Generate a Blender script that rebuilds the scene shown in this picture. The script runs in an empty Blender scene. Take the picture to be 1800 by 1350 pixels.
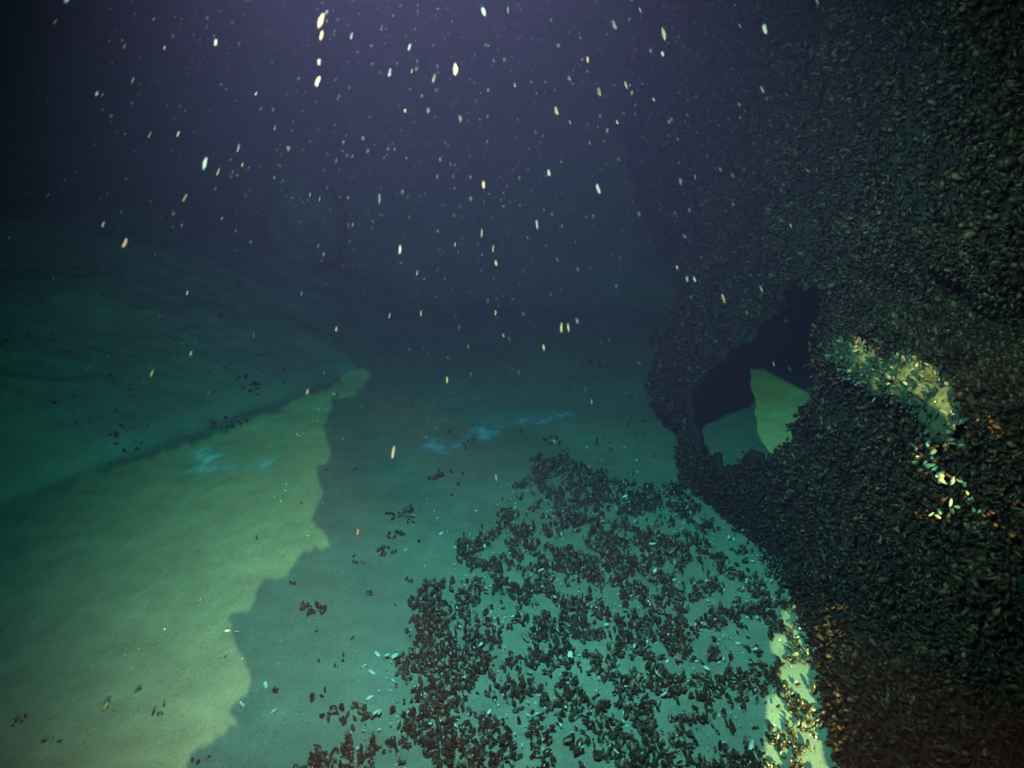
import bpy, bmesh, math, random
import numpy as np
from mathutils import Vector, Matrix, Quaternion

R = math.radians
random.seed(7)
rng = np.random.default_rng(11)
scene = bpy.context.scene
COL = scene.collection

# ------------------------------------------------------------------ camera
CAM = Vector((0.0, 0.0, 1.7))
PITCH = R(17.0)
FPX = 1285.0                       # focal length in pixels of an 1800 px wide frame
cam_d = bpy.data.cameras.new('camera')
cam_d.sensor_width = 36.0
cam_d.lens = 36.0 * FPX / 1800.0
cam_d.clip_start = 0.02
cam_d.clip_end = 200.0
cam_d.dof.use_dof = True
cam_d.dof.focus_distance = 3.2
cam_d.dof.aperture_fstop = 4.0
cam = bpy.data.objects.new('camera', cam_d)
cam.location = CAM
cam.rotation_euler = (R(90) - PITCH, 0, 0)
COL.objects.link(cam)
scene.camera = cam

# ------------------------------------------------------------------ sky, faint daylight, lamps, exposure
w = bpy.data.worlds.new('World')
scene.world = w
w.use_nodes = True
nt = w.node_tree
bg = nt.nodes['Background']
sky = nt.nodes.new('ShaderNodeTexSky')
sky.sky_type = 'NISHITA'
sky.sun_disc = False
sky.sun_elevation = R(62)
sky.sun_rotation = R(200)
nt.links.new(sky.outputs[0], bg.inputs[0])
bg.inputs[1].default_value = 0.006

sun_d = bpy.data.lights.new('sun', 'SUN')
sun_d.energy = 0.012
sun_d.angle = R(15)
sun_d.color = (1.0, 0.95, 0.88)
sun = bpy.data.objects.new('sun', sun_d)
sun.rotation_euler = (R(28), 0, R(20))
COL.objects.link(sun)


def spot(name, loc, target, power, color, cone, blend, radius):
    d = bpy.data.lights.new(name, 'SPOT')
    d.energy = power
    d.color = color
    d.spot_size = R(cone)
    d.spot_blend = blend
    d.shadow_soft_size = radius
    o = bpy.data.objects.new(name, d)
    o.location = loc
    o.rotation_euler = (Vector(target) - Vector(loc)).to_track_quat('-Z', 'Y').to_euler()
    COL.objects.link(o)
    return o


# the video light fixed above the lens, and a second diver's warm torch behind the added holed plating
spot('video_light', (-0.15, 0.62, 2.22), (0.12, 4.2, 0.15), 570, (0.60, 0.90, 0.92), 106, 1.0, 0.03)
TORCH = Vector((0.83, -2.4, 2.2))
spot('torch_light', TORCH, (0.75, 3.5, 0.0), 17500, (1.0, 0.28, 0.13), 57, 1.0, 0.003)

scene.view_settings.view_transform = 'Standard'
scene.view_settings.look = 'None'
scene.view_settings.exposure = 0.0
scene.view_settings.gamma = 1.0
scene.view_settings.use_curve_mapping = False
scene.cycles.use_denoising = True
scene.cycles.max_bounces = 5
scene.cycles.volume_bounces = 0
scene.cycles.sample_clamp_indirect = 2.0

# ------------------------------------------------------------------ helpers
def px_dir(u, v):
    x = (u - 900.0) / FPX
    y = (675.0 - v) / FPX
    f = Vector((0, math.cos(PITCH), -math.sin(PITCH)))
    up = Vector((0, math.sin(PITCH), math.cos(PITCH)))
    return f + Vector((x, 0, 0)) + up * y


def hash2(ix, iy, seed):
    h = (ix.astype(np.int64) * 374761393 + iy.astype(np.int64) * 668265263 + seed * 974711) & 0x7fffffff
    h = ((h ^ (h >> 13)) * 1274126177) & 0x7fffffff
    return ((h ^ (h >> 16)) & 0xffff) / 65535.0


def vnoise(x, y, seed=0):
    x = np.asarray(x, float); y = np.asarray(y, float)
    ix = np.floor(x); iy = np.floor(y)
    fx = x - ix; fy = y - iy
    fx = fx * fx * (3 - 2 * fx); fy = fy * fy * (3 - 2 * fy)
    a = hash2(ix, iy, seed); b = hash2(ix + 1, iy, seed)
    c = hash2(ix, iy + 1, seed); d = hash2(ix + 1, iy + 1, seed)
    return (a * (1 - fx) + b * fx) * (1 - fy) + (c * (1 - fx) + d * fx) * fy


def fbm(x, y, seed=0, oct=3):
    x, y = np.asarray(x) * 0.803 - np.asarray(y) * 0.596 + 3.1, np.asarray(x) * 0.596 + np.asarray(y) * 0.803 + 8.7
    s = 0; a = 0.5; t = 0
    for k in range(oct):
        s = s + a * vnoise(x, y, seed + k * 17)
        t += a; a *= 0.5
        x, y = x * 1.63 - y * 1.18 + 5.3, x * 1.18 + y * 1.63 + 1.9
    return s / t


def sstep(a, b, x):
    t = np.clip((np.asarray(x, float) - a) / (b - a), 0, 1)
    return t * t * (3 - 2 * t)


def in_poly(px, py, poly):
    px = np.asarray(px, float); py = np.asarray(py, float)
    r = np.zeros(px.shape, bool)
    n = len(poly)
    for i in range(n):
        x0, y0 = poly[i]; x1, y1 = poly[(i + 1) % n]
        if y0 == y1:
            continue
        c = ((y0 > py) != (y1 > py)) & (px < (x1 - x0) * (py - y0) / (y1 - y0) + x0)
        r ^= c
    return r


def mesh_from(name, V, F, mat, smooth=True):
    V = np.asarray(V, np.float32); F = np.asarray(F, np.int32)
    k = F.shape[1]
    m = bpy.data.meshes.new(name)
    m.vertices.add(len(V)); m.vertices.foreach_set('co', V.ravel())
    m.loops.add(F.size); m.loops.foreach_set('vertex_index', F.ravel())
    m.polygons.add(len(F))
    m.polygons.foreach_set('loop_start', np.arange(0, F.size, k, dtype=np.int32))
    m.polygons.foreach_set('loop_total', np.full(len(F), k, np.int32))
    m.polygons.foreach_set('use_smooth', np.full(len(F), smooth, bool))
    m.update(calc_edges=True)
    m.validate()
    if mat:
        m.materials.append(mat)
    return m


def link(name, data, parent=None, label=None, cat=None, group=None, kind=None):
    o = bpy.data.objects.new(name, data)
    COL.objects.link(o)
    if parent:
        o.parent = parent
    if label: o['label'] = label
    if cat: o['category'] = cat
    if group: o['group'] = group
    if kind: o['kind'] = kind
    return o


# ------------------------------------------------------------------ materials
def new_mat(name):
    m = bpy.data.materials.new(name)
    m.use_nodes = True
    return m, m.node_tree, m.node_tree.nodes['Principled BSDF']


def ramp(nt, fac, stops):
    r = nt.nodes.new('ShaderNodeValToRGB')
    el = r.color_ramp.elements
    while len(el) < len(stops):
        el.new(0.5)
    for e, (p, c) in zip(el, stops):
        e.position = p
        e.color = (*c, 1)
    nt.links.new(fac, r.inputs[0])
    return r.outputs[0]


def noise(nt, scale, detail=4, vec=None, rough=0.55):
    n = nt.nodes.new('ShaderNodeTexNoise')
    n.inputs['Scale'].default_value = scale
    n.inputs['Detail'].default_value = detail
    n.inputs['Roughness'].default_value = rough
    if vec is not None:
        nt.links.new(vec, n.inputs['Vector'])
    return n.outputs['Fac']


def mat_sand():
    m, nt, b = new_mat('silty_sand')
    L = nt.links
    geo = nt.nodes.new('ShaderNodeNewGeometry')
    p = geo.outputs['Position']
    n1 = noise(nt, 1.3, 5, p); n2 = noise(nt, 9, 5, p); n3 = noise(nt, 140, 2, p)
    c1 = ramp(nt, n1, [(0.3, (0.215, 0.24, 0.195)), (0.7, (0.305, 0.345, 0.28))])
    c2 = ramp(nt, n2, [(0.25, (0.78, 0.78, 0.78)), (0.75, (1.1, 1.1, 1.1))])
    c3 = ramp(nt, n3, [(0.3, (0.82, 0.82, 0.82)), (0.7, (1.12, 1.12, 1.12))])
    def mul(a, bb):
        x = nt.nodes.new('ShaderNodeMix'); x.data_type = 'RGBA'; x.blend_type = 'MULTIPLY'
        x.inputs[0].default_value = 1.0
        L.new(a, x.inputs[6]); L.new(bb, x.inputs[7]); return x.outputs[2]
    n5 = noise(nt, 60, 2, p)
    c5 = ramp(nt, n5, [(0.0, (0.5, 0.48, 0.45)), (0.28, (0.7, 0.68, 0.64)), (0.36, (1, 1, 1)), (0.70, (1, 1, 1)), (0.80, (1.25, 1.25, 1.25))])
    L.new(mul(mul(mul(c1, c2), c3), c5), b.inputs['Base Color'])
    b.inputs['Roughness'].default_value = 0.95
    b.inputs['Specular IOR Level'].default_value = 0.1
    mp = nt.nodes.new('ShaderNodeMapping'); mp.inputs['Scale'].default_value = (14, 5, 10)
    mp.inputs['Rotation'].default_value = (0, 0, R(-30))
    L.new(p, mp.inputs[0])
    n4 = noise(nt, 1.0, 5, mp.outputs[0])
    bp = nt.nodes.new('ShaderNodeBump'); bp.inputs['Strength'].default_value = 0.2; bp.inputs['Distance'].default_value = 0.03
    L.new(n4, bp.inputs['Height'])
    bp2 = nt.nodes.new('ShaderNodeBump'); bp2.inputs['Strength'].default_value = 0.3; bp2.inputs['Distance'].default_value = 0.006
    L.new(n3, bp2.inputs['Height']); L.new(bp.outputs[0], bp2.inputs['Normal'])
    L.new(bp2.outputs[0], b.inputs['Normal'])
    return m


def mat_mussel(name, dark, mid, pale, pale_at, rough=0.32, spec=0.5):
    m, nt, b = new_mat(name)
    L = nt.links
    geo = nt.nodes.new('ShaderNodeNewGeometry')
    oi = nt.nodes.new('ShaderNodeObjectInfo')
    ad = nt.nodes.new('ShaderNodeMath'); ad.operation = 'ADD'
    L.new(geo.outputs['Random Per Island'], ad.inputs[0]); L.new(oi.outputs['Random'], ad.inputs[1])
    fr = nt.nodes.new('ShaderNodeMath'); fr.operation = 'FRACT'; L.new(ad.outputs[0], fr.inputs[0])
    c = ramp(nt, fr.outputs[0], [(0.0, dark), (pale_at - 0.06, mid), (pale_at, pale), (1.0, tuple(min(1, 1.5 * k) for k in pale))])
    tc = nt.nodes.new('ShaderNodeTexCoord')
    n = noise(nt, 55, 3, tc.outputs['Object'])
    v = ramp(nt, n, [(0.3, (0.55, 0.55, 0.55)), (0.7, (1.25, 1.25, 1.25))])
    x = nt.nodes.new('ShaderNodeMix'); x.data_type = 'RGBA'; x.blend_type = 'MULTIPLY'; x.inputs[0].default_value = 1
    L.new(c, x.inputs[6]); L.new(v, x.inputs[7])
    L.new(x.outputs[2], b.inputs['Base Color'])
    b.inputs['Roughness'].default_value = rough
    b.inputs['Specular IOR Level'].default_value = spec
    return m


def mat_plain(name, a, bcol, scale, rough, spec=0.2, bump=0.0):
    m, nt, b = new_mat(name)
    tc = nt.nodes.new('ShaderNodeTexCoord')
    n = noise(nt, scale, 5, tc.outputs['Object'])
    nt.links.new(ramp(nt, n, [(0.3, a), (0.7, bcol)]), b.inputs['Base Color'])
    b.inputs['Roughness'].default_value = rough
    b.inputs['Specular IOR Level'].default_value = spec
    if bump:
        bp = nt.nodes.new('ShaderNodeBump'); bp.inputs['Strength'].default_value = 0.6
        bp.inputs['Distance'].default_value = bump
        nt.links.new(n, bp.inputs['Height']); nt.links.new(bp.outputs[0], b.inputs['Normal'])
    return m


M_SAND = mat_sand()
M_MUSSEL = mat_mussel('mussel_shell', (0.020, 0.014, 0.010), (0.075, 0.050, 0.032), (0.22, 0.18, 0.12), 0.90, 0.26, 0.6)
M_WALLMUS = mat_mussel('wall_mussel_shell', (0.012, 0.005, 0.002), (0.064, 0.024, 0.009), (0.12, 0.058, 0.026), 0.93, 0.5, 0.25)
M_NACRE = mat_plain('pale_shell_inside', (0.55, 0.56, 0.52), (0.85, 0.85, 0.8), 40, 0.22, 0.6)
M_CRUST = mat_plain('dark_crust', (0.012, 0.010, 0.008), (0.035, 0.028, 0.02), 18, 0.9, 0.1, 0.02)
M_LEDGE = mat_plain('lit_ledge', (0.025, 0.024, 0.014), (0.11, 0.105, 0.06), 40, 0.9, 0.1, 0.02)  # paler and yellower than the wall: warm light put into the colour
M_LEDGEMUS = mat_mussel('lit_ledge_mussel', (0.02, 0.016, 0.010), (0.10, 0.08, 0.05), (0.18, 0.16, 0.09), 0.85, 0.5, 0.3)  # lighter than the wall shells, same warm light in the tone
M_LITMUSSEL = mat_plain('lit_mussel', (0.30, 0.28, 0.15), (0.5, 0.48, 0.28), 40, 0.35, 0.5)  # lightened mussel colour, holds the warm glints below the ledge
M_GOBO = mat_plain('gobo_plate', (0.05, 0.025, 0.012), (0.16, 0.07, 0.03), 6, 0.9, 0.1, 0.01)  # for the added plate that shapes the torch beam
M_GLEAM = mat_plain('pale_blue_gleam', (0.20, 0.55, 0.80), (0.32, 0.68, 0.88), 12, 0.9, 0.1, 0.004)  # patches of bluish light, held in the base colour
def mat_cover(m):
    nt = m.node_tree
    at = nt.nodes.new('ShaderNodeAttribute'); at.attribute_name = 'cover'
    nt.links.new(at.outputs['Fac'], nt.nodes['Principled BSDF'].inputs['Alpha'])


mat_cover(M_GLEAM)
M_SNOW = mat_plain('pale_fleck', (0.10, 0.066, 0.03), (0.17, 0.13, 0.075), 60, 0.7, 0.2)
def mat_fleck():
    m, nt, b = new_mat('drifting_fleck')
    oi = nt.nodes.new('ShaderNodeObjectInfo')
    c = ramp(nt, oi.outputs['Random'], [(0.0, (0.24, 0.08, 0.022)), (0.35, (0.26, 0.11, 0.045)), (0.6, (0.22, 0.12, 0.07)), (0.85, (0.13, 0.08, 0.06)), (1.0, (0.06, 0.035, 0.025))])
    nt.links.new(c, b.inputs['Base Color'])
    b.inputs['Roughness'].default_value = 0.8
    return m


M_SNOW = mat_fleck()
M_SNOWDIM = mat_plain('dim_speck', (0.012, 0.009, 0.007), (0.075, 0.05, 0.035), 3, 0.8, 0.1)
M_ROCK = mat_plain('silted_rock', (0.11, 0.12, 0.10), (0.22, 0.23, 0.20), 4, 0.95, 0.1, 0.03)

# ------------------------------------------------------------------ the seabed
BA = np.array([-2.63, 3.41]); BD = np.array([0.470, 0.883]); BN = np.array([-0.883, 0.470])


def ground_z(x, y):
    x = np.asarray(x, float); y = np.asarray(y, float)
    g = (fbm(x * 0.9, y * 0.9, 3) - 0.5) * 0.05 + (fbm(x * 4, y * 4, 5) - 0.5) * 0.012
    d = (x - BA[0]) * BN[0] + (y - BA[1]) * BN[1]
    t = (x - BA[0]) * BD[0] + (y - BA[1]) * BD[1]
    d = d + (fbm(t * 1.6, t * 0 + 2.2, 9) - 0.5) * 0.14 - np.maximum(0, t - 2.9) * 0.55
    bank = sstep(0.0, 0.16, d) * 0.06 + np.clip(d - 0.03, 0, 3.2) * 0.34
    bank = bank + np.clip(d, 0, 1) * ((fbm(x * 1.3, y * 1.3, 21) - 0.5) * 0.22 + (fbm(x * 9, y * 9, 22) - 0.5) * 0.06)
    # a low rounded swell that ends the open floor far off
    far = np.clip(y - 8.5, 0, 9) * 0.62 * sstep(8.0, 12.0, y)
    far = far + sstep(8.2, 9.6, y) * (fbm(x * 1.1, y * 1.1, 31) - 0.4) * 0.5
    return g + np.maximum(bank, far)


def gz(x, y):
    return float(ground_z(np.array([x]), np.array([y]))[0])


def px_ground(u, v):
    d = px_dir(u, v)
    ts = np.arange(0.4, 25, 0.03)
    hx, hy, hz_ = d.x * ts, d.y * ts, CAM.z + d.z * ts
    below = np.nonzero(hz_ <= ground_z(hx, hy))[0]
    t = ts[below[0]] if len(below) else 25.0
    p = CAM + d * float(t)
    return Vector((p.x, p.y, gz(p.x, p.y)))


def axis(lo, a, b, hi, fine, n_out):
    left = a - (a - lo) * (np.linspace(1, 0, n_out, endpoint=False) ** 2)
    mid = np.arange(a, b, fine)
    right = b + (hi - b) * (np.linspace(0, 1, n_out) ** 2)
    return np.concatenate([left, mid, right])


gx = axis(-24, -4.5, 3.5, 24, 0.03, 26)
gy = axis(-14, 0.8, 9.0, 30, 0.03, 26)
X, Y = np.meshgrid(gx, gy)
Z = ground_z(X, Y)
nx, ny = len(gx), len(gy)
ii = (np.arange(ny - 1)[:, None] * nx + np.arange(nx - 1)[None, :]).ravel()
F = np.stack([ii, ii + 1, ii + nx + 1, ii + nx], 1)
link('seabed', mesh_from('seabed', np.stack([X.ravel(), Y.ravel(), Z.ravel()], 1), F, M_SAND), kind='structure',
     label='silty grey-green seabed rising to a bank on the left')

# ------------------------------------------------------------------ the mussel-covered wall
BASE_Y = [0.8, 1.45, 1.72, 2.1, 2.4, 2.81, 3.15, 3.475, 3.75, 4.3, 5.2, 7.0]
BASE_X = [1.16, 1.10, 0.98, 1.07, 1.135, 1.21, 1.11, 1.02, 0.95, 0.86, 0.95, 1.25]


def wall_x(y, z):
    y = np.asarray(y, float); z = np.asarray(z, float)
    x = np.interp(y, BASE_Y, BASE_X)
    hi = 1.18 + 0 * y
    k = sstep(0.0, 0.38, z) * sstep(2.75, 2.3, y)
    x = x * (1 - k) + hi * k + 0.045 * z
    k2 = sstep(0.75, 1.35, z) * sstep(2.8, 3.4, y)
    x = x * (1 - k2) + (1.16 + 0.015 * (y - 3.0) + 0.045 * z) * k2
    x = x + ((fbm(y * 2.3, z * 2.3, 41) - 0.5) * 0.16 + (fbm(y * 7, z * 7, 43) - 0.5) * 0.14) * (0.25 + 0.75 * sstep(0.05, 0.45, z))
    x = x + 0.045 * np.exp(-((z - 1.2) / 0.13) ** 2) * sstep(1.78, 1.58, y)
    win = sstep(1.60, 1.70, y) * sstep(2.62, 2.42, y)
    x = x + 0.13 * np.exp(-((z - 1.27) / 0.12) ** 2) * win
    return x


HOLE_PX = [(1214, 690), (1235, 662), (1275, 632), (1297, 600), (1342, 555), (1392, 506), (1442, 512), (1452, 560),
           (1432, 640), (1418, 705), (1404, 752), (1382, 790), (1352, 812), (1326, 802), (1300, 822), (1270, 824),
           (1252, 802), (1228, 790), (1214, 750), (1208, 715)]


def px_wall(u, v):
    d = px_dir(u, v)
    ts = np.arange(0.5, 8, 0.01)
    hit = np.nonzero(d.x * ts >= wall_x(d.y * ts, CAM.z + d.z * ts))[0]
    return CAM + d * float(ts[hit[0]] if len(hit) else 8.0)


HOLE = [(p.y, p.z) for p in (px_wall(u, v) for u, v in HOLE_PX)]


def wall_mask(y, z):
    y = np.asarray(y, float); z = np.asarray(z, float)
    ye = np.interp(z, [0, 0.2, 0.27, 0.32, 0.62, 0.8, 1.0, 1.15, 1.5, 2.0, 3.6], [3.78, 3.76, 3.9, 4.38, 4.42, 4.2, 4.3, 6.5, 8.5, 9.2, 9.4])
    ye = ye + (fbm(y * 6, z * 7, 51) - 0.5) * 0.45
    ys = np.interp(z, [0, 0.25, 0.5, 0.75, 1.1, 1.3, 3.6], [1.2, 1.2, 1.25, 1.5, 1.5, 1.42, 1.5]) + (fbm(y * 5, z * 6, 53) - 0.5) * 0.12
    jy = (fbm(y * 12, z * 12, 55) - 0.5) * 0.12
    jz = (fbm(y * 12, z * 12, 57) - 0.5) * 0.07
    return (y < ye) & (y > ys) & ~in_poly(y + jy, z + jz, HOLE)


wy = np.arange(1.2, 9.4, 0.025); wz = np.arange(-0.12, 3.6, 0.025)
WY, WZ = np.meshgrid(wy, wz)
WX = wall_x(WY, WZ)
n1, n2 = len(wy), len(wz)
ii = (np.arange(n2 - 1)[:, None] * n1 + np.arange(n1 - 1)[None, :]).ravel()
cy = (WY[:-1, :-1] + 0.0125).ravel(); cz = (WZ[:-1, :-1] + 0.0125).ravel()
keep = wall_mask(cy, cz)
F = np.stack([ii, ii + n1, ii + n1 + 1, ii + 1], 1)[keep]
wall = bpy.data.objects.new('encrusted_wall', None)
COL.objects.link(wall)
wall.location = (1.05, 2.4, 0)
bpy.context.view_layer.update()
WOFF = np.array([1.05, 2.4, 0.0])
wall['label'] = 'dark leaning wall crusted with mussels and pierced by a jagged hole'
wall['category'] = 'wall'
wall['kind'] = 'thing'
Vw = np.stack([WX.ravel(), WY.ravel(), WZ.ravel()], 1) - WOFF
shell = link('wall_shell', mesh_from('wall_shell', Vw, F, M_CRUST), wall)
md = shell.modifiers.new('thickness', 'SOLIDIFY'); md.thickness = 0.035; md.offset = -1.0

# ------------------------------------------------------------------ mussel shapes
def mussel_shape(stations, around, bend=0.12, open_half=False, seed=0):
    """teardrop bivalve along +X, unit length, umbo at x=0"""
    rs = np.random.default_rng(seed)
    V = [(0, 0, 0)]
    for s in range(stations):
        t = (s + 0.75) / (stations + 0.15)
        wd = 0.30 * (t ** 0.55) * (1 - t ** 3.2) ** 0.5 * 1.25
        th = 0.25 * (t ** 0.5) * (1 - t ** 2.2) ** 0.6 * 1.2
        cyy = bend * math.sin(t * 2.6)
        for a in range(around):
            an = 2 * math.pi * a / around
            ca, sa = math.cos(an), math.sin(an)
            ex = abs(ca) ** 0.8 * (1 if ca > 0 else -1)
            V.append((t + rs.uniform(-.01, .01), cyy + wd * ex, th * sa * (1 - 0.35 * abs(ca))))
    V.append((1.0, bend * math.sin(2.6), 0))
    F = []
    last = len(V) - 1
    for a in range(around):
        b = (a + 1) % around
        F.append((0, 1 + b, 1 + a))
        for s in range(stations - 1):
            p = 1 + s * around
            F.append((p + a, p + b, p + around + b)); F.append((p + a, p + around + b, p + around + a))
        p = 1 + (stations - 1) * around
        F.append((p + a, p + b, last))
    V = np.array(V, float)
    V[:, 0] -= 0.5
    return V, np.array(F, int)


def valve_shape():
    """one empty valve: a shallow dish with a lip, hollow side up"""
    V = []; F = []
    n = 10
    def ring(k, z, inset):
        for a in range(n):
            an = 2 * math.pi * a / n
            x = math.cos(an) * 0.5 * k
            wd = 0.30 * (1 - 0.38 * (-math.cos(an) * 0.5 + 0.5)) * k
            V.append((x, math.sin(an) * wd, z))
    ring(0.55, -0.16, 0); ring(0.9, -0.08, 0); ring(1.0, 0.0, 0); ring(0.93, 0.0, 0); ring(0.8, -0.07, 0); ring(0.45, -0.12, 0)
    for r in range(5):
        for a in range(n):
            b = (a + 1) % n
            p = r * n
            F.append((p + a, p + b, p + n + b)); F.append((p + a, p + n + b, p + n + a))
    V.append((0, 0, -0.18)); V.append((0, 0, -0.13))
    for a in range(n):
        b = (a + 1) % n
        F.append((len(V) - 2, b, a)); F.append((len(V) - 1, 5 * n + a, 5 * n + b))
    return np.array(V, float), np.array(F, int)


LOW = [mussel_shape(3, 6, b, seed=i) for i, b in enumerate((0.10, 0.16, -0.10))]
TINY = [mussel_shape(2, 6, b, seed=i) for i, b in enumerate((0.10, 0.16, -0.10))]
HIGH = [mussel_shape(5, 10, b, seed=i + 5) for i, b in enumerate((0.10, 0.15, -0.12, 0.05))]
VALVE = valve_shape()


def frames(axisv, roll):
    """rotation matrices whose first column is axisv"""
    a = axisv / np.linalg.norm(axisv, axis=1, keepdims=True)
    ref = np.tile(np.array([0.0, 0.0, 1.0]), (len(a), 1))
    ref[np.abs(a[:, 2]) > 0.9] = (0, 1, 0)
    b = np.cross(ref, a); b /= np.linalg.norm(b, axis=1, keepdims=True)
    c = np.cross(a, b)
    cr, sr = np.cos(roll)[:, None], np.sin(roll)[:, None]
    b2 = b * cr + c * sr
    c2 = -b * sr + c * cr
    return np.stack([a, b2, c2], 2)


def batch(shape, pos, rot, size, wid=None):
    V, F = shape
    n = len(pos)
    S = V[None] * size[:, None, None]
    if wid is not None:
        S[:, :, 1:] *= wid[:, None, None]
    P = np.einsum('nij,nkj->nki', rot, S) + pos[:, None, :]
    FF = F[None] + (np.arange(n) * len(V))[:, None, None]
    return P.reshape(-1, 3), FF.reshape(-1, 3)


def merge(parts):
    Vs, Fs, o = [], [], 0
    for V, F in parts:
        Vs.append(V); Fs.append(F + o); o += len(V)
    return np.concatenate(Vs), np.concatenate(Fs)


def place(name, mesh, pos, rot, size, parent=None, off=None, **kw):
    o = link(name, mesh, parent, **kw)
    m = Matrix(rot.tolist()).to_4x4()
    p = Vector(pos) - (Vector(off) if off is not None else Vector((0, 0, 0)))
    o.matrix_local = Matrix.Translation(p) @ m @ Matrix.Scale(float(size), 4)
    return o


def cam_uvd(P):
    rel = P - np.array(CAM)
    c, s = math.cos(PITCH), math.sin(PITCH)
    dep = rel[:, 1] * c - rel[:, 2] * s
    up = rel[:, 1] * s + rel[:, 2] * c
    return 900 + FPX * rel[:, 0] / dep, 675 - FPX * up / dep, dep


HI_MESH = [mesh_from('mussel', V, F, M_MUSSEL) for V, F in HIGH]
HI_WALL = [mesh_from('wall_mussel', V, F, M_WALLMUS) for V, F in HIGH]
LIT_MUSSEL = mesh_from('lit_mussel', *HIGH[0], M_LITMUSSEL)
VALVE_MESH = mesh_from('empty_shell', *VALVE, M_NACRE)

# ---- mussels covering the wall
N = 210000
sy = 1.2 + 6.6 * rng.uniform(0, 1, N) ** 1.5; sz = rng.uniform(0.0, 3.4, N)
sy[:14000] = rng.uniform(1.5, 2.7, 14000); sz[:14000] = rng.uniform(1.0, 1.5, 14000)
e = 0.01
slope = np.sqrt(1 + ((wall_x(sy + e, sz) - wall_x(sy - e, sz)) / (2 * e)) ** 2 + ((wall_x(sy, sz + e) - wall_x(sy, sz - e)) / (2 * e)) ** 2)
acc = wall_mask(sy, sz) & (rng.uniform(0, 1, N) < np.minimum(1, 0.5 * slope) * np.interp(sy, [1.4, 3.5, 4.5, 7.5], [0.9, 1.0, 0.9, 0.4]))
sy, sz = sy[acc], sz[acc]
e = 0.01
sx = wall_x(sy, sz)
dxy = (wall_x(sy + e, sz) - wall_x(sy - e, sz)) / (2 * e)
dxz = (wall_x(sy, sz + e) - wall_x(sy, sz - e)) / (2 * e)
nrm = np.stack([-np.ones_like(sx), dxy, dxz], 1)
nrm /= np.linalg.norm(nrm, axis=1, keepdims=True)
tang = rng.normal(size=nrm.shape)
tang -= nrm * np.sum(tang * nrm, 1, keepdims=True)
tang /= np.linalg.norm(tang, axis=1, keepdims=True)
tilt = rng.uniform(R(8), R(75), len(sx))[:, None]
ax = nrm * np.sin(tilt) + tang * np.cos(tilt)
sizes = np.clip(rng.normal(0.026, 0.007, len(sx)), 0.012, 0.046) * (0.75 + 0.5 * fbm(sy * 4, sz * 4, 47)) * np.interp(sy, [3, 6], [1.0, 1.5])
pos = np.stack([sx, sy, sz], 1) + nrm * (0.006 + 0.35 * sizes[:, None] * np.sin(tilt)) + nrm * rng.uniform(0, 0.012, (len(sx), 1))
rot = frames(ax, rng.uniform(0, 6.28, len(sx)))
wid = rng.uniform(0.85, 1.15, len(sx))
u, v, dep = cam_uvd(pos)
vis = (u > 0) & (u < 1800) & (v > 0) & (v < 1350) & (dep > 0.3)
score = np.where(vis, sizes / dep, 0)
order = np.argsort(-score)
big = order[:300]
rest = order[300:]
for k, i in enumerate(big):
    place('mussel', HI_WALL[k % 4], pos[i], rot[i], sizes[i], wall, WOFF)
parts = []
for k in range(3):
    q = rest[k::3]
    parts.append(batch(TINY[k], pos[q] - WOFF, rot[q], sizes[q], wid[q]))
link('mussel_crust', mesh_from('mussel_crust', *merge(parts), M_WALLMUS), wall, kind='stuff')

# ---- ledge along the wall and mussels below it, warm light put into their tone
LEDGE = []
for a, b in [(1482, 612), (1516, 632), (1555, 652), (1600, 664), (1645, 686), (1682, 716), (1706, 756)]:
    LEDGE.append(px_wall(a, b) + Vector((-0.035, -0.02, 0.0)))
ns, na = 60, 20
LP = np.array([tuple(p) for p in LEDGE])
tt = np.linspace(0, len(LP) - 1, ns)
cen_ = np.stack([np.interp(tt, np.arange(len(LP)), LP[:, k]) for k in range(3)], 1)
AA, SS = np.meshgrid(np.arange(na) * 2 * np.pi / na, tt)
rad = (0.068 + 0.03 * (fbm(SS * 1.3, np.cos(AA) * 1.2 + 4, 33) - 0.5) + 0.08 * (fbm(SS * 4.5, np.cos(AA) * 3 + 9 + np.sin(AA) * 2, 35) - 0.5)) * np.interp(SS, [0, 1.2, 2, 2.3, 2.6, 5.5, 6], [0.5, 0.75, 0.8, 0.6, 1, 1, 0.5])
LV = cen_[:, None, :] + np.stack([np.cos(AA) * rad * 0.9, np.zeros_like(AA), np.sin(AA) * rad], 2)
ii, jj = np.meshgrid(np.arange(ns - 1), np.arange(na), indexing='ij')
F = np.stack([ii * na + jj, ii * na + (jj + 1) % na, (ii + 1) * na + (jj + 1) % na, (ii + 1) * na + jj], 2).reshape(-1, 4)
led = link('ledge', mesh_from('ledge', LV.reshape(-1, 3) - WOFF, F, M_LEDGE), wall)
led['label'] = 'ledge along the dark wall, painted paler for the warm light'
q = rng.integers(0, ns * na, 1000)
lp = LV.reshape(-1, 3)[q]
ln_ = lp - cen_[q // na]
ln_ /= np.linalg.norm(ln_, axis=1, keepdims=True)
ax = ln_ + rng.normal(0, 0.8, ln_.shape)
lsz = rng.uniform(0.014, 0.03, len(q))
cr = link('ledge_mussels', mesh_from('ledge_mussels', *batch(LOW[0], lp + ln_ * 0.004 - WOFF, frames(ax, rng.uniform(0, 6, len(q))), lsz), M_LEDGEMUS), led, kind='stuff')
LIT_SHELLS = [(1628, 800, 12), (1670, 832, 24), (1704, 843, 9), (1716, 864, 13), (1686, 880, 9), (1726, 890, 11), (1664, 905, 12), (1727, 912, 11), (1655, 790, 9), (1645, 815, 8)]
LIT_AT = []
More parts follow.
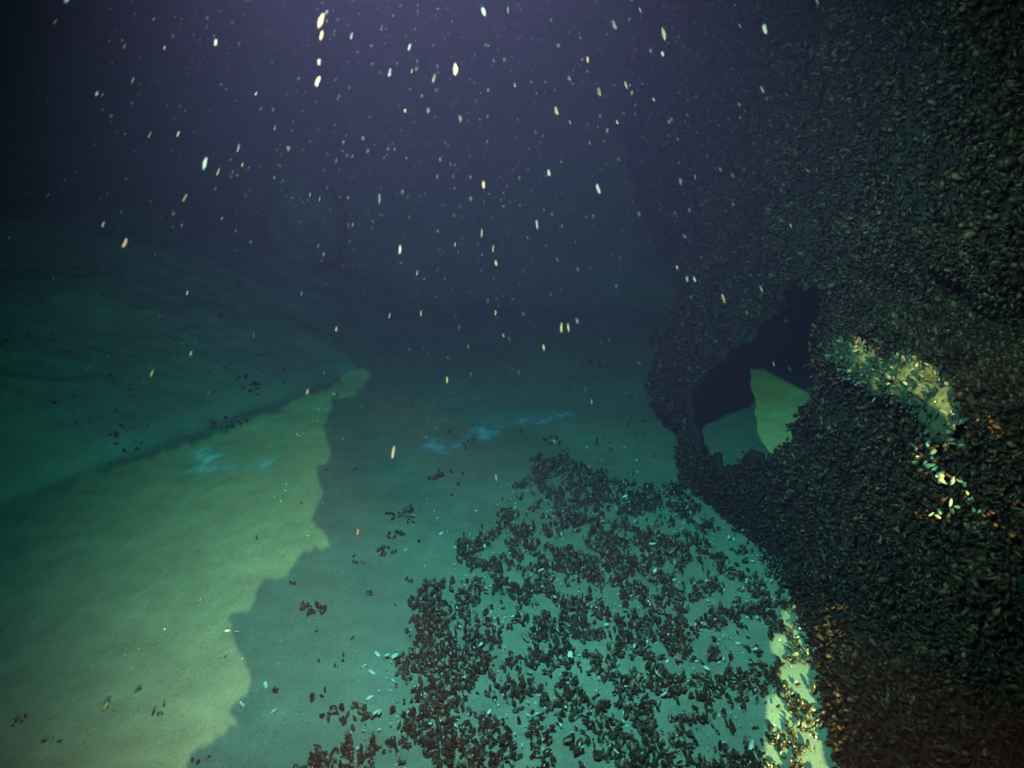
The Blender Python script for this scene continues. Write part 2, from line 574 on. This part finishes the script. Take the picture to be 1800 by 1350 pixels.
for a, b, rr in LIT_SHELLS:
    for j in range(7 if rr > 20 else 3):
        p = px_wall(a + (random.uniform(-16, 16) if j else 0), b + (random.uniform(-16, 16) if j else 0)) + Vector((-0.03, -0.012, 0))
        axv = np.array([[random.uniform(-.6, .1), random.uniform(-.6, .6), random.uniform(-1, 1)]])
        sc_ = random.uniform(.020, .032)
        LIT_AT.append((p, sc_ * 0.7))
        o = place('mussel', LIT_MUSSEL, p, frames(axv, np.array([random.uniform(0, 6.28)]))[0], sc_, wall, WOFF)
        o['label'] = 'mussel shell painted paler for the warm light below the ledge'

# ---- added, unseen holed plating behind the camera: the torch shines through its gaps
PLY = -1.2


def to_plate(p):
    s = (PLY - TORCH.y) / (p.y - TORCH.y)
    q = TORCH + (p - TORCH) * s
    return q.x, q.z


def flat_ground(u, v):
    d = px_dir(u, v)
    t = -CAM.z / d.z
    return CAM + d * t


def ragged(poly, seed, step=0.012, amp=0.007):
    out = []
    n = len(poly)
    r = random.Random(seed)
    for i in range(n):
        a = Vector(poly[i]); b = Vector(poly[(i + 1) % n])
        k = max(1, int((b - a).length / step))
        for j in range(k):
            p = a.lerp(b, j / k)
            out.append((p.x + r.uniform(-amp, amp), p.y + r.uniform(-amp, amp)))
    return out


gaps = []
wedge = [(-30, 895), (120, 850), (250, 806), (352, 770), (480, 722), (560, 688), (640, 645), (655, 662), (622, 690), (592, 705), (575, 722),
         (570, 745), (580, 790), (556, 830), (566, 862), (556, 905), (574, 950), (548, 975), (520, 985), (494, 1018), (458, 1022),
         (462, 1060), (404, 1082), (418, 1120), (424, 1150), (444, 1185), (440, 1215), (414, 1250), (416, 1285),
         (370, 1310), (340, 1345), (300, 1420), (-400, 1560), (-600, 1050)]
gaps.append(ragged(ragged([to_plate(flat_ground(*p)) for p in wedge], 1, 0.013, 0.006), 12, 0.004, 0.0022))
strip = [(1381, 985), (1394, 1040), (1406, 1100), (1424, 1190), (1444, 1280), (1460, 1360), (1474, 1440), (1300, 1440),
         (1326, 1360), (1340, 1270), (1354, 1190), (1361, 1120), (1371, 1060)]
gaps.append(ragged([to_plate(flat_ground(*p)) for p in strip], 3, 0.008, 0.004))
inner = [(1276, 640), (1282, 668), (1280, 690), (1294, 712), (1300, 735), (1326, 752), (1338, 770), (1352, 812), (1450, 812), (1455, 740), (1425, 690), (1340, 648)]
gaps.append(ragged([to_plate(flat_ground(*p)) for p in inner], 4, 0.01, 0.002))
top = [p + Vector((-0.02, 0, 0.095)) for p in LEDGE[1:]]
low = [p + Vector((-0.02, 0, -0.07)) for p in LEDGE[1:]]
gaps.append(ragged([to_plate(p) for p in top + low[::-1]], 5, 0.006, 0.0025))
lit_c = []
for pc, rr in LIT_AT:
    c = Vector(to_plate(pc)); c3 = Vector(to_plate(pc + Vector((0, 0, rr))))
    r1 = max(0.003, (c3 - c).length)
    if all((Vector(c) - Vector(g)).length > r1 * 2.05 for g in lit_c):
        lit_c.append(tuple(c))
        gaps.append([(c.x + r1 * math.cos(a * 0.7854), c.y + r1 * math.sin(a * 0.7854)) for a in range(8)])

from mathutils.geometry import delaunay_2d_cdt
loops = [ragged([(-2.4, -0.05), (3.4, -0.05), (3.4, 3.4), (-2.4, 3.4)], 8, 0.1, 0.02)] + gaps
vc, ec = [], []
for lp in loops:
    o0 = len(vc)
    vc += [Vector(p) for p in lp]
    ec += [(o0 + i, o0 + (i + 1) % len(lp)) for i in range(len(lp))]
cv, _, cf = delaunay_2d_cdt(vc, ec, [], 0, 1e-6)[:3]
cen = np.array([tuple((cv[f[0]] + cv[f[1]] + cv[f[2]]) / 3) for f in cf])
ok = in_poly(cen[:, 0], cen[:, 1], loops[0])
for lp in gaps:
    ok &= ~in_poly(cen[:, 0], cen[:, 1], lp)
pm = mesh_from('torch_gobo', [(p.x, p.y, 0) for p in cv], [f for f, k in zip(cf, ok) if k], M_GOBO, False)
plate = link('torch_gobo', pm, label='added, unseen light-shaping plating standing behind the viewpoint', cat='gobo')
plate.location = (0, PLY, 0)
plate.rotation_euler = (R(90), 0, 0)
md = plate.modifiers.new('thickness', 'SOLIDIFY'); md.thickness = 0.008; md.offset = 0

# ------------------------------------------------------------------ mussels on the seabed
BED_PX = [(945, 812), (985, 805), (1060, 832), (1180, 868), (1262, 925), (1385, 1000), (1470, 1370), (1480, 1500), (500, 1500),
          (530, 1330), (655, 1265), (650, 1195), (715, 1105), (790, 1000), (870, 915), (905, 850)]
BED = [(p.x, p.y) for p in (flat_ground(a, b) for a, b in BED_PX)]


def scatter_floor(n, x0, x1, y0, y1, dens):
    x = rng.uniform(x0, x1, n); y = rng.uniform(y0, y1, n)
    k = dens(x, y) > rng.uniform(0, 1, n)
    return x[k], y[k]


def bed_density(x, y):
    jx = (fbm(x * 5, y * 5, 61) - 0.5) * 0.35; jy = (fbm(x * 5, y * 5, 63) - 0.5) * 0.35
    inside = in_poly(x + jx, y + jy, BED)
    c = fbm(x * 18 + 2.2 * fbm(x * 4, y * 4, 68), y * 11 + 2.2 * fbm(x * 4, y * 4, 69), 65, 3)
    big_gap = fbm(x * 1.7, y * 1.7, 67, 2)
    th = 0.45 + (big_gap - 0.5) * 0.18 + 0.03 * sstep(0.0, 0.4, x) * sstep(2.6, 1.8, y) * sstep(0.95, 0.75, x) + 0.10 * sstep(0.68, 0.82, x) * sstep(2.9, 2.3, y)
    # thinner towards the near right, thick along the left and far rims
    return np.where(inside, 0.05 + 0.95 * sstep(th - 0.06, th + 0.12, c), 0.0)


fx, fy = scatter_floor(52000, -1.0, 1.6, 1.2, 4.6, bed_density)
# rubble mussels dotted over the bank on the left
bx_, by_ = scatter_floor(9000, -4.5, -0.8, 3.2, 7.5, lambda x, y: np.where(
    ((x - BA[0]) * BN[0] + (y - BA[1]) * BN[1] > 0.0), sstep(0.60, 0.66, fbm(x * 5, y * 5, 71)) * 0.35, 0.0))
# lone shells dotted over the open sand
ox, oy = scatter_floor(9000, -1.4, 1.6, 1.5, 6.5, lambda x, y: np.where(in_poly(x, y, BED), 0.0, np.where(x > -0.75, sstep(0.66, 0.72, fbm(x * 6, y * 6, 73)) * 0.25, 0.0) + 0.004))
mx = np.concatenate([fx, bx_, ox]); my = np.concatenate([fy, by_, oy])
n = len(mx)
sizes = np.clip(rng.normal(0.025, 0.0065, n), 0.012, 0.042)
tilt = rng.uniform(R(5), R(80), n)
az = rng.uniform(0, 6.283, n)
ax = np.stack([np.cos(az) * np.cos(tilt), np.sin(az) * np.cos(tilt), np.sin(tilt)], 1)
pos = np.stack([mx, my, ground_z(mx, my) + 0.15 * sizes + 0.35 * sizes * np.abs(np.sin(tilt)) + rng.uniform(0, 0.02, n) * (np.arange(n) < len(fx))], 1)
rot = frames(ax, rng.uniform(0, 6.28, n))
u, v, dep = cam_uvd(pos)
vis = (u > 10) & (u < 1440) & (v > 0) & (v < 1335) & (dep > 0.3) & (np.arange(n) < len(fx))
order = np.argsort(-np.where(vis, sizes / dep, 0))
big, rest = order[:300], order[300:]


def bed_label(a, b):
    if a > 1330: return 'dark mussel lying on or by the warm-lit strip at the wall foot'
    if a < 640: return 'dark mussel at the lower left rim of the seabed mussel bed'
    if b < 1200: return 'large dark mussel in the thick middle of the seabed mussel bed'
    if a < 980: return 'dark mussel in the crowded near left part of the bed'
    return 'dark mussel in the sparse sandy near right part of the bed'


for k, i in enumerate(big):
    place('mussel', HI_MESH[k % 4], pos[i], rot[i], sizes[i],
          label=bed_label(u[i], v[i]), cat='mussel', group='larger mussels of the seabed bed')
parts = []
wid = rng.uniform(0.85, 1.2, n)
for k in range(3):
    q = rest[k::3]
    parts.append(batch(LOW[k], pos[q], rot[q], sizes[q], wid[q]))
link('mussel_bed', mesh_from('mussel_bed', *merge(parts), M_MUSSEL), kind='stuff',
     label='dense patchy bed of dark mussels spread over the grey-green sand')

# ---- pale shell crumbs, too small to count
cx, cyv = scatter_floor(6500, -1.4, 1.5, 1.5, 5.5, lambda x, y: np.where(in_poly(x, y, BED), 0.55, sstep(0.52, 0.7, fbm(x * 2.5, y * 2.5, 75)) * 0.12 + 0.01))
n = len(cx)
sz_ = rng.uniform(0.006, 0.016, n) * (1 + (rng.uniform(0, 1, n) > 0.95) * 0.7)
tilt = rng.uniform(R(-40), R(70), n); az = rng.uniform(0, 6.283, n)
ax = np.stack([np.cos(az) * np.cos(tilt), np.sin(az) * np.cos(tilt), np.sin(tilt)], 1)
inb = in_poly(cx, cyv, BED)
pos = np.stack([cx, cyv, ground_z(cx, cyv) + 0.003 + np.where(inb, rng.uniform(0.0, 0.03, n), 0)], 1)
link('shell_crumbs', mesh_from('shell_crumbs', *batch(VALVE, pos, frames(ax, rng.uniform(0, 6.28, n)), sz_), M_NACRE), kind='stuff',
     label='tiny pale shell crumbs glinting over sand and mussels')

# ---- pale empty shells one can point at
SHELLS = [(428, 1248, .030, 'bright empty shell on the shadow edge of the lit sand'),
          (482, 1258, .030, 'pale shell just right of the bright one at the shadow edge'),
          (400, 1113, .022, 'small shiny shell on the serrated edge of the lit sand'),
          (417, 1117, .022, 'small cream shell touching the serrated shadow edge'),
          (468, 1214, .026, 'slim pale shell above the dark pebble-like mussels left of the bed'),
          (975, 1066, .040, 'tall bright shell standing in the middle of the mussel bed'),
          (1002, 1170, .038, 'pale tilted shell in the sandy gap of the mussel bed'),
          (1158, 1203, .042, 'long pale shell in the sparse near half of the bed'),
          (1165, 1236, .034, 'narrow upright pale shell below the long pale one')]
for a, b in [(655, 1188), (664, 1158), (681, 1166), (640, 1180), (695, 1172), (650, 1235), (668, 1270), (775, 1290), (860, 1265), (1157, 953), (1146, 966),
             (1098, 885), (1096, 898), (1150, 1015), (932, 1056), (950, 1018), (975, 780), (1085, 1185), (990, 815), (852, 970), (800, 968), (1065, 1190),
             (1255, 970), (1280, 955), (1235, 1110), (1320, 1325), (1240, 1195), (1330, 1100), (775, 940), (660, 1275), (845, 1145)]:
    SHELLS.append((a, b, random.uniform(.022, .036), None))
for a, b, s, lab in SHELLS:
    p = px_ground(a, b)
    t, z_ = random.uniform(R(-10), R(65)), random.uniform(0, 6.28)
    axv = np.array([[math.cos(z_) * math.cos(t), math.sin(z_) * math.cos(t), math.sin(t)]])
    inb = bool(in_poly(np.array([p.x]), np.array([p.y]), BED)[0])
    place('empty_shell', VALVE_MESH, p + Vector((0, 0, 0.008 + (0.022 if inb else 0.0))), frames(axv, np.array([random.uniform(-0.8, 0.8)]))[0], s,
          label=lab or ('small pale empty shell at the left rim of the mussel bed' if a < 720 else 'small pale empty shell in the far half of the mussel bed' if b < 1030 else 'small pale empty shell in the near half of the mussel bed'), cat='shell', group='pale empty shells')

# ---- separate clumps on the open sand
CLUMPS = [(765, 842, 9, .055, 'dark mussel clump alone on sand below the pale blue patch'),
          (705, 910, 12, .07, 'wide shaggy mussel clump on open sand left of the bed'),
          (698, 948, 6, .04, 'small mussel clump just below the wide shaggy one'),
          (680, 974, 6, .04, 'round mussel clump lowest of the three on open sand'),
          (552, 1080, 8, .05, 'upright mussel clump beside the serrated shadow edge'),
          (714, 1026, 5, .045, 'thin scatter of mussels between shadow edge and bed'),
          (646, 1055, 4, .03, 'tiny pair of mussels on sand facing the bed'),
          (516, 1030, 3, .025, 'small dark mussel tuft in the shadow notch'),
          (590, 1168, 5, .06, 'slanting mussel tuft near the bed beside bright shells'),
          (612, 1268, 12, .06, 'large mussel clump at the bottom rim of the bed'),
          (478, 1222, 4, .028, 'little mussel cluster above the pale shells'),
          (234, 1222, 3, .025, 'single dark tuft on the lit sand'),
          (284, 1256, 3, .028, 'dark tuft with a pale curl on the lit sand'),
          (46, 1266, 5, .05, 'dim mussel clump in the lower left corner'),
          (100, 1302, 3, .04, 'faint mussel clump near the lower left edge'),
          (352, 1334, 3, .03, 'dark tuft at the bottom tip of the lit sand'),
          (975, 778, 9, .07, 'dark clump on sand above the peak of the mussel bed'),
          (1040, 642, 10, .13, 'blurred dark clump far out on the sand'),
          (1120, 766, 5, .06, 'loose mussel clump between bed and hole'),
          (955, 754, 4, .05, 'little clump with a bright shell above the bed'),
          (1160, 806, 4, .05, 'small clump on sand close to the holed wall'),
          (405, 745, 14, .13, 'ragged dark clump overhanging the bank edge'),
          (225, 778, 8, .10, 'dim mussel clump up on the left bank'),
          (440, 680, 7, .09, 'scattered mussel clump high on the bank')]
for a, b, k, rad, lab in CLUMPS:
    p = px_ground(a, b)
    root = bpy.data.objects.new('mussel_clump', None); COL.objects.link(root)
    root.location = p
    root['label'] = lab; root['category'] = 'mussels'; root['group'] = 'mussel clumps apart from the bed'
    for j in range(k + 3 if k > 5 else k):
        rr, an = rad * math.sqrt(random.random()), random.uniform(0, 6.28)
        lx, ly = rr * math.cos(an), rr * math.sin(an)
        t, z_ = random.uniform(R(5), R(70)), random.uniform(0, 6.28)
        axv = np.array([[math.cos(z_) * math.cos(t), math.sin(z_) * math.cos(t), math.sin(t)]])
        s = random.uniform(.026, .042) * (0.55 if k <= 5 else 1.0 if b > 700 else 1.3)
        place('mussel', HI_MESH[j % 4], (lx, ly, gz(p.x + lx, p.y + ly) - p.z + 0.3 * s + random.uniform(0, .3) * s),
              frames(axv, np.array([random.uniform(0, 6.28)]))[0], s, root)

# ---- pale blue film sheets: bluish light on the sand put into their colour
def gleam(px, label):
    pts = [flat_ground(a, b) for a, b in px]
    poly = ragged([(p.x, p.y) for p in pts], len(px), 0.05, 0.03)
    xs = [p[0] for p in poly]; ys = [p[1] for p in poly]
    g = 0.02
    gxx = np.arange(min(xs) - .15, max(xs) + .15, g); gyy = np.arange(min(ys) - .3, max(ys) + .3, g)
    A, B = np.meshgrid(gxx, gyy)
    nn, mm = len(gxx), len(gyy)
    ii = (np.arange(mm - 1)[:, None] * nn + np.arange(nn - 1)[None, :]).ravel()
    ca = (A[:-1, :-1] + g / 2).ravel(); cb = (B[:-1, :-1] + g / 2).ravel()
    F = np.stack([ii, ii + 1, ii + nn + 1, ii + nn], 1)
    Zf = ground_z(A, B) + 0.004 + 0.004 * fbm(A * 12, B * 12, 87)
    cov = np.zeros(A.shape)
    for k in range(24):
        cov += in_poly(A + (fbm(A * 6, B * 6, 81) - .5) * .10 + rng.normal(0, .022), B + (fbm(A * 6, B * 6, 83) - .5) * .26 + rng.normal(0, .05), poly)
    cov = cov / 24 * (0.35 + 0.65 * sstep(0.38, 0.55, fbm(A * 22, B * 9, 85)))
    me = mesh_from('gleam_patch', np.stack([A.ravel(), B.ravel(), Zf.ravel()], 1), F, M_GLEAM)
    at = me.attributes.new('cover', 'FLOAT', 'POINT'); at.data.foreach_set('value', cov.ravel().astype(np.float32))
    return link('gleam_patch', me, label=label, cat='gleam')


gleam([(735, 778), (775, 772), (805, 778), (832, 768), (812, 783), (790, 805), (762, 800)], 'pale blue light painted as a film patch, the lower one on open sand')
gleam([(818, 757), (835, 745), (880, 742), (873, 768), (838, 772)], 'pale blue light painted as a film patch, upper and brighter one on open sand')
gleam([(880, 738), (940, 727), (1005, 726), (1000, 740), (930, 748)], 'faint blue light painted as a long film streak beyond the brighter patches')
gleam([(328, 806), (352, 792), (372, 806), (415, 812), (410, 828), (350, 835)], 'pale blue light painted as a film patch on the lit sand by the bank')
gleam([(430, 816), (480, 808), (478, 822), (432, 825)], 'blue light painted as a small film streak beside the patch on the lit sand')

# ---- a pale boulder far off on the bank
bm = bmesh.new()
bmesh.ops.create_icosphere(bm, subdivisions=4, radius=1.0)
for vv in bm.verts:
    c = vv.co
    k = 1 + 0.7 * (float(fbm(c.x * 1.3 + c.z + 5, c.y * 1.3 + 7, 91)) - 0.5)
    vv.co = Vector((c.x * 0.50 * k, c.y * 0.42 * k, c.z * 0.62 * k))
me = bpy.data.meshes.new('boulder'); bm.to_mesh(me); bm.free()
me.polygons.foreach_set('use_smooth', [True] * len(me.polygons)); me.materials.append(M_ROCK)
bo = link('boulder', me, label='pale rounded boulder faint in the haze on the far bank', cat='boulder')
dB = px_dir(530, 350); tB = 8.6
pB = CAM + dB * tB
bo.location = (pB.x, pB.y, pB.z - 0.30)

# ------------------------------------------------------------------ drifting flecks
DRIFT = px_dir(800, -900).normalized()         # they trail along one slanting current
def fleck_shape(seed, sub):
    bm = bmesh.new()
    bmesh.ops.create_icosphere(bm, subdivisions=sub, radius=0.5)
    r = random.Random(seed)
    for vv in bm.verts:
        vv.co *= r.uniform(0.62, 1.25)
    V = np.array([tuple(v.co) for v in bm.verts]); F = np.array([[v.index for v in f.verts] for f in bm.faces])
    bm.free()
    return V, F


FSH = [fleck_shape(i, 2) for i in range(3)]
FM = [mesh_from('fleck', V * np.array([1, .17, .17]), F, M_SNOW) for V, F in FSH]
SPECIAL = {(564, 37): ('biggest brightest white fleck at the top of the column', 26, 1.02), (565, 63): ('second fleck of the bright column from the top', 18, 1.10),
           (561, 110): ('third fleck of the bright column, small and bluish white', 16, 1.10), (559, 143): ('lowest fleck of the bright column', 20, 1.10),
           (987, 577): ('tall warm fleck above the middle of the sand', 22, 1.50), (691, 795): ('long thin warm fleck before the shaded sand', 27, 1.60),
           (360, 288): ('blurred yellow fleck over the dark bank', 24, 1.10), (219, 428): ('bright slanting fleck at the left over the bank', 21, 1.15),
           (1345, 52): ('bright yellow fleck near the wall at the top', 20, 1.10), (801, 122): ('bright white upright fleck at the top centre', 21, 1.10),
           (118, 0): ('orange blurred fleck cut by the top edge', 20, 1.02), (1052, 333): ('slim pale fleck over the middle of the dark water', 22, 1.30)}
FLECKS = [(618, 63, 13), (263, 237, 15), (313, 236, 13), (419, 260, 16), (383, 303, 16), (325, 348, 20), (219, 81, 11), (289, 84, 8), (379, 75, 13),
          (720, 83, 13), (685, 128, 17), (724, 125, 9), (763, 137, 17), (671, 47, 9), (850, 21, 17), (893, 17, 12), (1080, 44, 19), (1125, 18, 12), (1167, 59, 22),
          (1033, 105, 11), (1053, 162, 19), (1100, 149, 15), (978, 195, 17), (1002, 215, 10), (1149, 175, 7), (965, 305, 13), (944, 395, 20),
          (667, 349, 20), (703, 440, 18), (847, 410, 17), (867, 437, 14), (872, 463, 12), (685, 555, 11), (740, 551, 12), (871, 550, 11), (591, 579, 11),
          (329, 515, 9), (483, 225, 10), (591, 281, 8), (999, 576, 17), (712, 195, 7), (233, 141, 15), (97, 38, 14), (181, 395, 13), (1437, 3, 14),
          (1340, 157, 14), (1222, 312, 12), (1272, 525, 19), (1338, 508, 15), (1390, 397, 10), (1208, 491, 12), (1221, 491, 11), (956, 612, 14), (872, 840, 14),
          (786, 668, 13), (1040, 707, 12), (629, 935, 13), (267, 656, 16), (335, 622, 12), (540, 690, 13), (1300, 45, 10), (450, 165, 9), (850, 325, 14),
          (800, 430, 9), (733, 480, 11), (1165, 95, 10), (620, 395, 9), (1085, 215, 8), (905, 150, 9), (170, 165, 10), (1015, 565, 11), (545, 342, 9), (562, 350, 9),
          (426, 290, 10), (885, 590, 8), (1190, 470, 8), (1420, 300, 9), (1360, 640, 9), (1443, 735, 8), (1385, 848, 8)]
items = [(u, v, L, d, lab) for (u, v), (lab, L, d) in SPECIAL.items()] + [(u, v, L, random.uniform(1.05, 2.0), None) for u, v, L in FLECKS]


def fleck_label(a, b):
    if a > 1190: return 'small pale fleck hanging before the mussel-covered wall'
    if b > 560: return 'thin pale fleck hanging over the shaded sand'
    if a < 520: return 'small warm fleck hanging over the dark bank at the left'
    if b < 240: return 'small pale fleck in the violet glow at the top'
    return 'small pale fleck in the dark blue water of the middle'


for k, (u, v, L, d, lab) in enumerate(items):
    p = CAM + px_dir(u, v) * d
    s = L * d / FPX * 0.9
    dr = (DRIFT + Vector((random.gauss(0, .06), random.gauss(0, .06), random.gauss(0, .06)))).normalized()
    # the fleck is seen along its slanting axis, so its true length is a little more
    vd = px_dir(u, v).normalized()
    fore = max(0.45, math.sqrt(max(0.0, 1 - vd.dot(dr) ** 2)))
    o = place('snow_fleck', FM[k % 3], p, frames(np.array([tuple(dr)]), np.array([random.uniform(0, 6.28)]))[0], s / fore,
              label=lab or fleck_label(u, v), cat='fleck', group='pale flecks drifting in the water')
n = 6500
uu = rng.normal(820, 420, n); vv = np.abs(rng.normal(0, 330, n)) - 30; dd = rng.uniform(1.0, 3.6, n)
kp = (uu > -60) & (uu < 1860) & (vv < 1300)
uu, vv, dd = uu[kp], vv[kp], dd[kp]
pos = np.array([tuple(CAM + px_dir(a, b) * c) for a, b, c in zip(uu, vv, dd)])
kp = pos[:, 0] < 0.85
pos = pos[kp]; n = len(pos)
ln = rng.gamma(2.0, 0.0022, n) + 0.002
ax = np.array(tuple(DRIFT))[None] + rng.normal(0, 0.10, (n, 3))
V0, F0 = fleck_shape(9, 1)
link('marine_snow', mesh_from('marine_snow', *batch((V0 * np.array([1, .18, .18]), F0), pos, frames(ax, rng.uniform(0, 6, n)), ln), M_SNOWDIM), kind='stuff',
     label='countless tiny pale specks drifting through the dark water')

# ------------------------------------------------------------------ the water itself
bm = bmesh.new()
bmesh.ops.create_cube(bm, size=1.0)
me = bpy.data.meshes.new('haze'); bm.to_mesh(me); bm.free()
hz = link('haze', me, kind='stuff', label='murky blue-green water filling the whole place')
hz.scale = (50, 46, 9.0)
hz.location = (0, 8, 3.0)
m = bpy.data.materials.new('murky_water'); m.use_nodes = True
nt = m.node_tree
nt.nodes.remove(nt.nodes['Principled BSDF'])
pv = nt.nodes.new('ShaderNodeVolumePrincipled')
DENS = 0.32
SC = (0.050, 0.0215, 0.050)                     # scattering per metre = DENS * SC
AB = (0.245, 0.047, 0.068)                      # absorption per metre
ac = [(1 - min(1, a / (DENS * (1 - s)))) ** 2 for a, s in zip(AB, SC)]
pv.inputs['Color'].default_value = (*SC, 1)
pv.inputs['Absorption Color'].default_value = (*ac, 1)
pv.inputs['Density'].default_value = DENS
pv.inputs['Anisotropy'].default_value = 0.0
nt.links.new(pv.outputs[0], nt.nodes['Material Output'].inputs['Volume'])
me.materials.append(m)
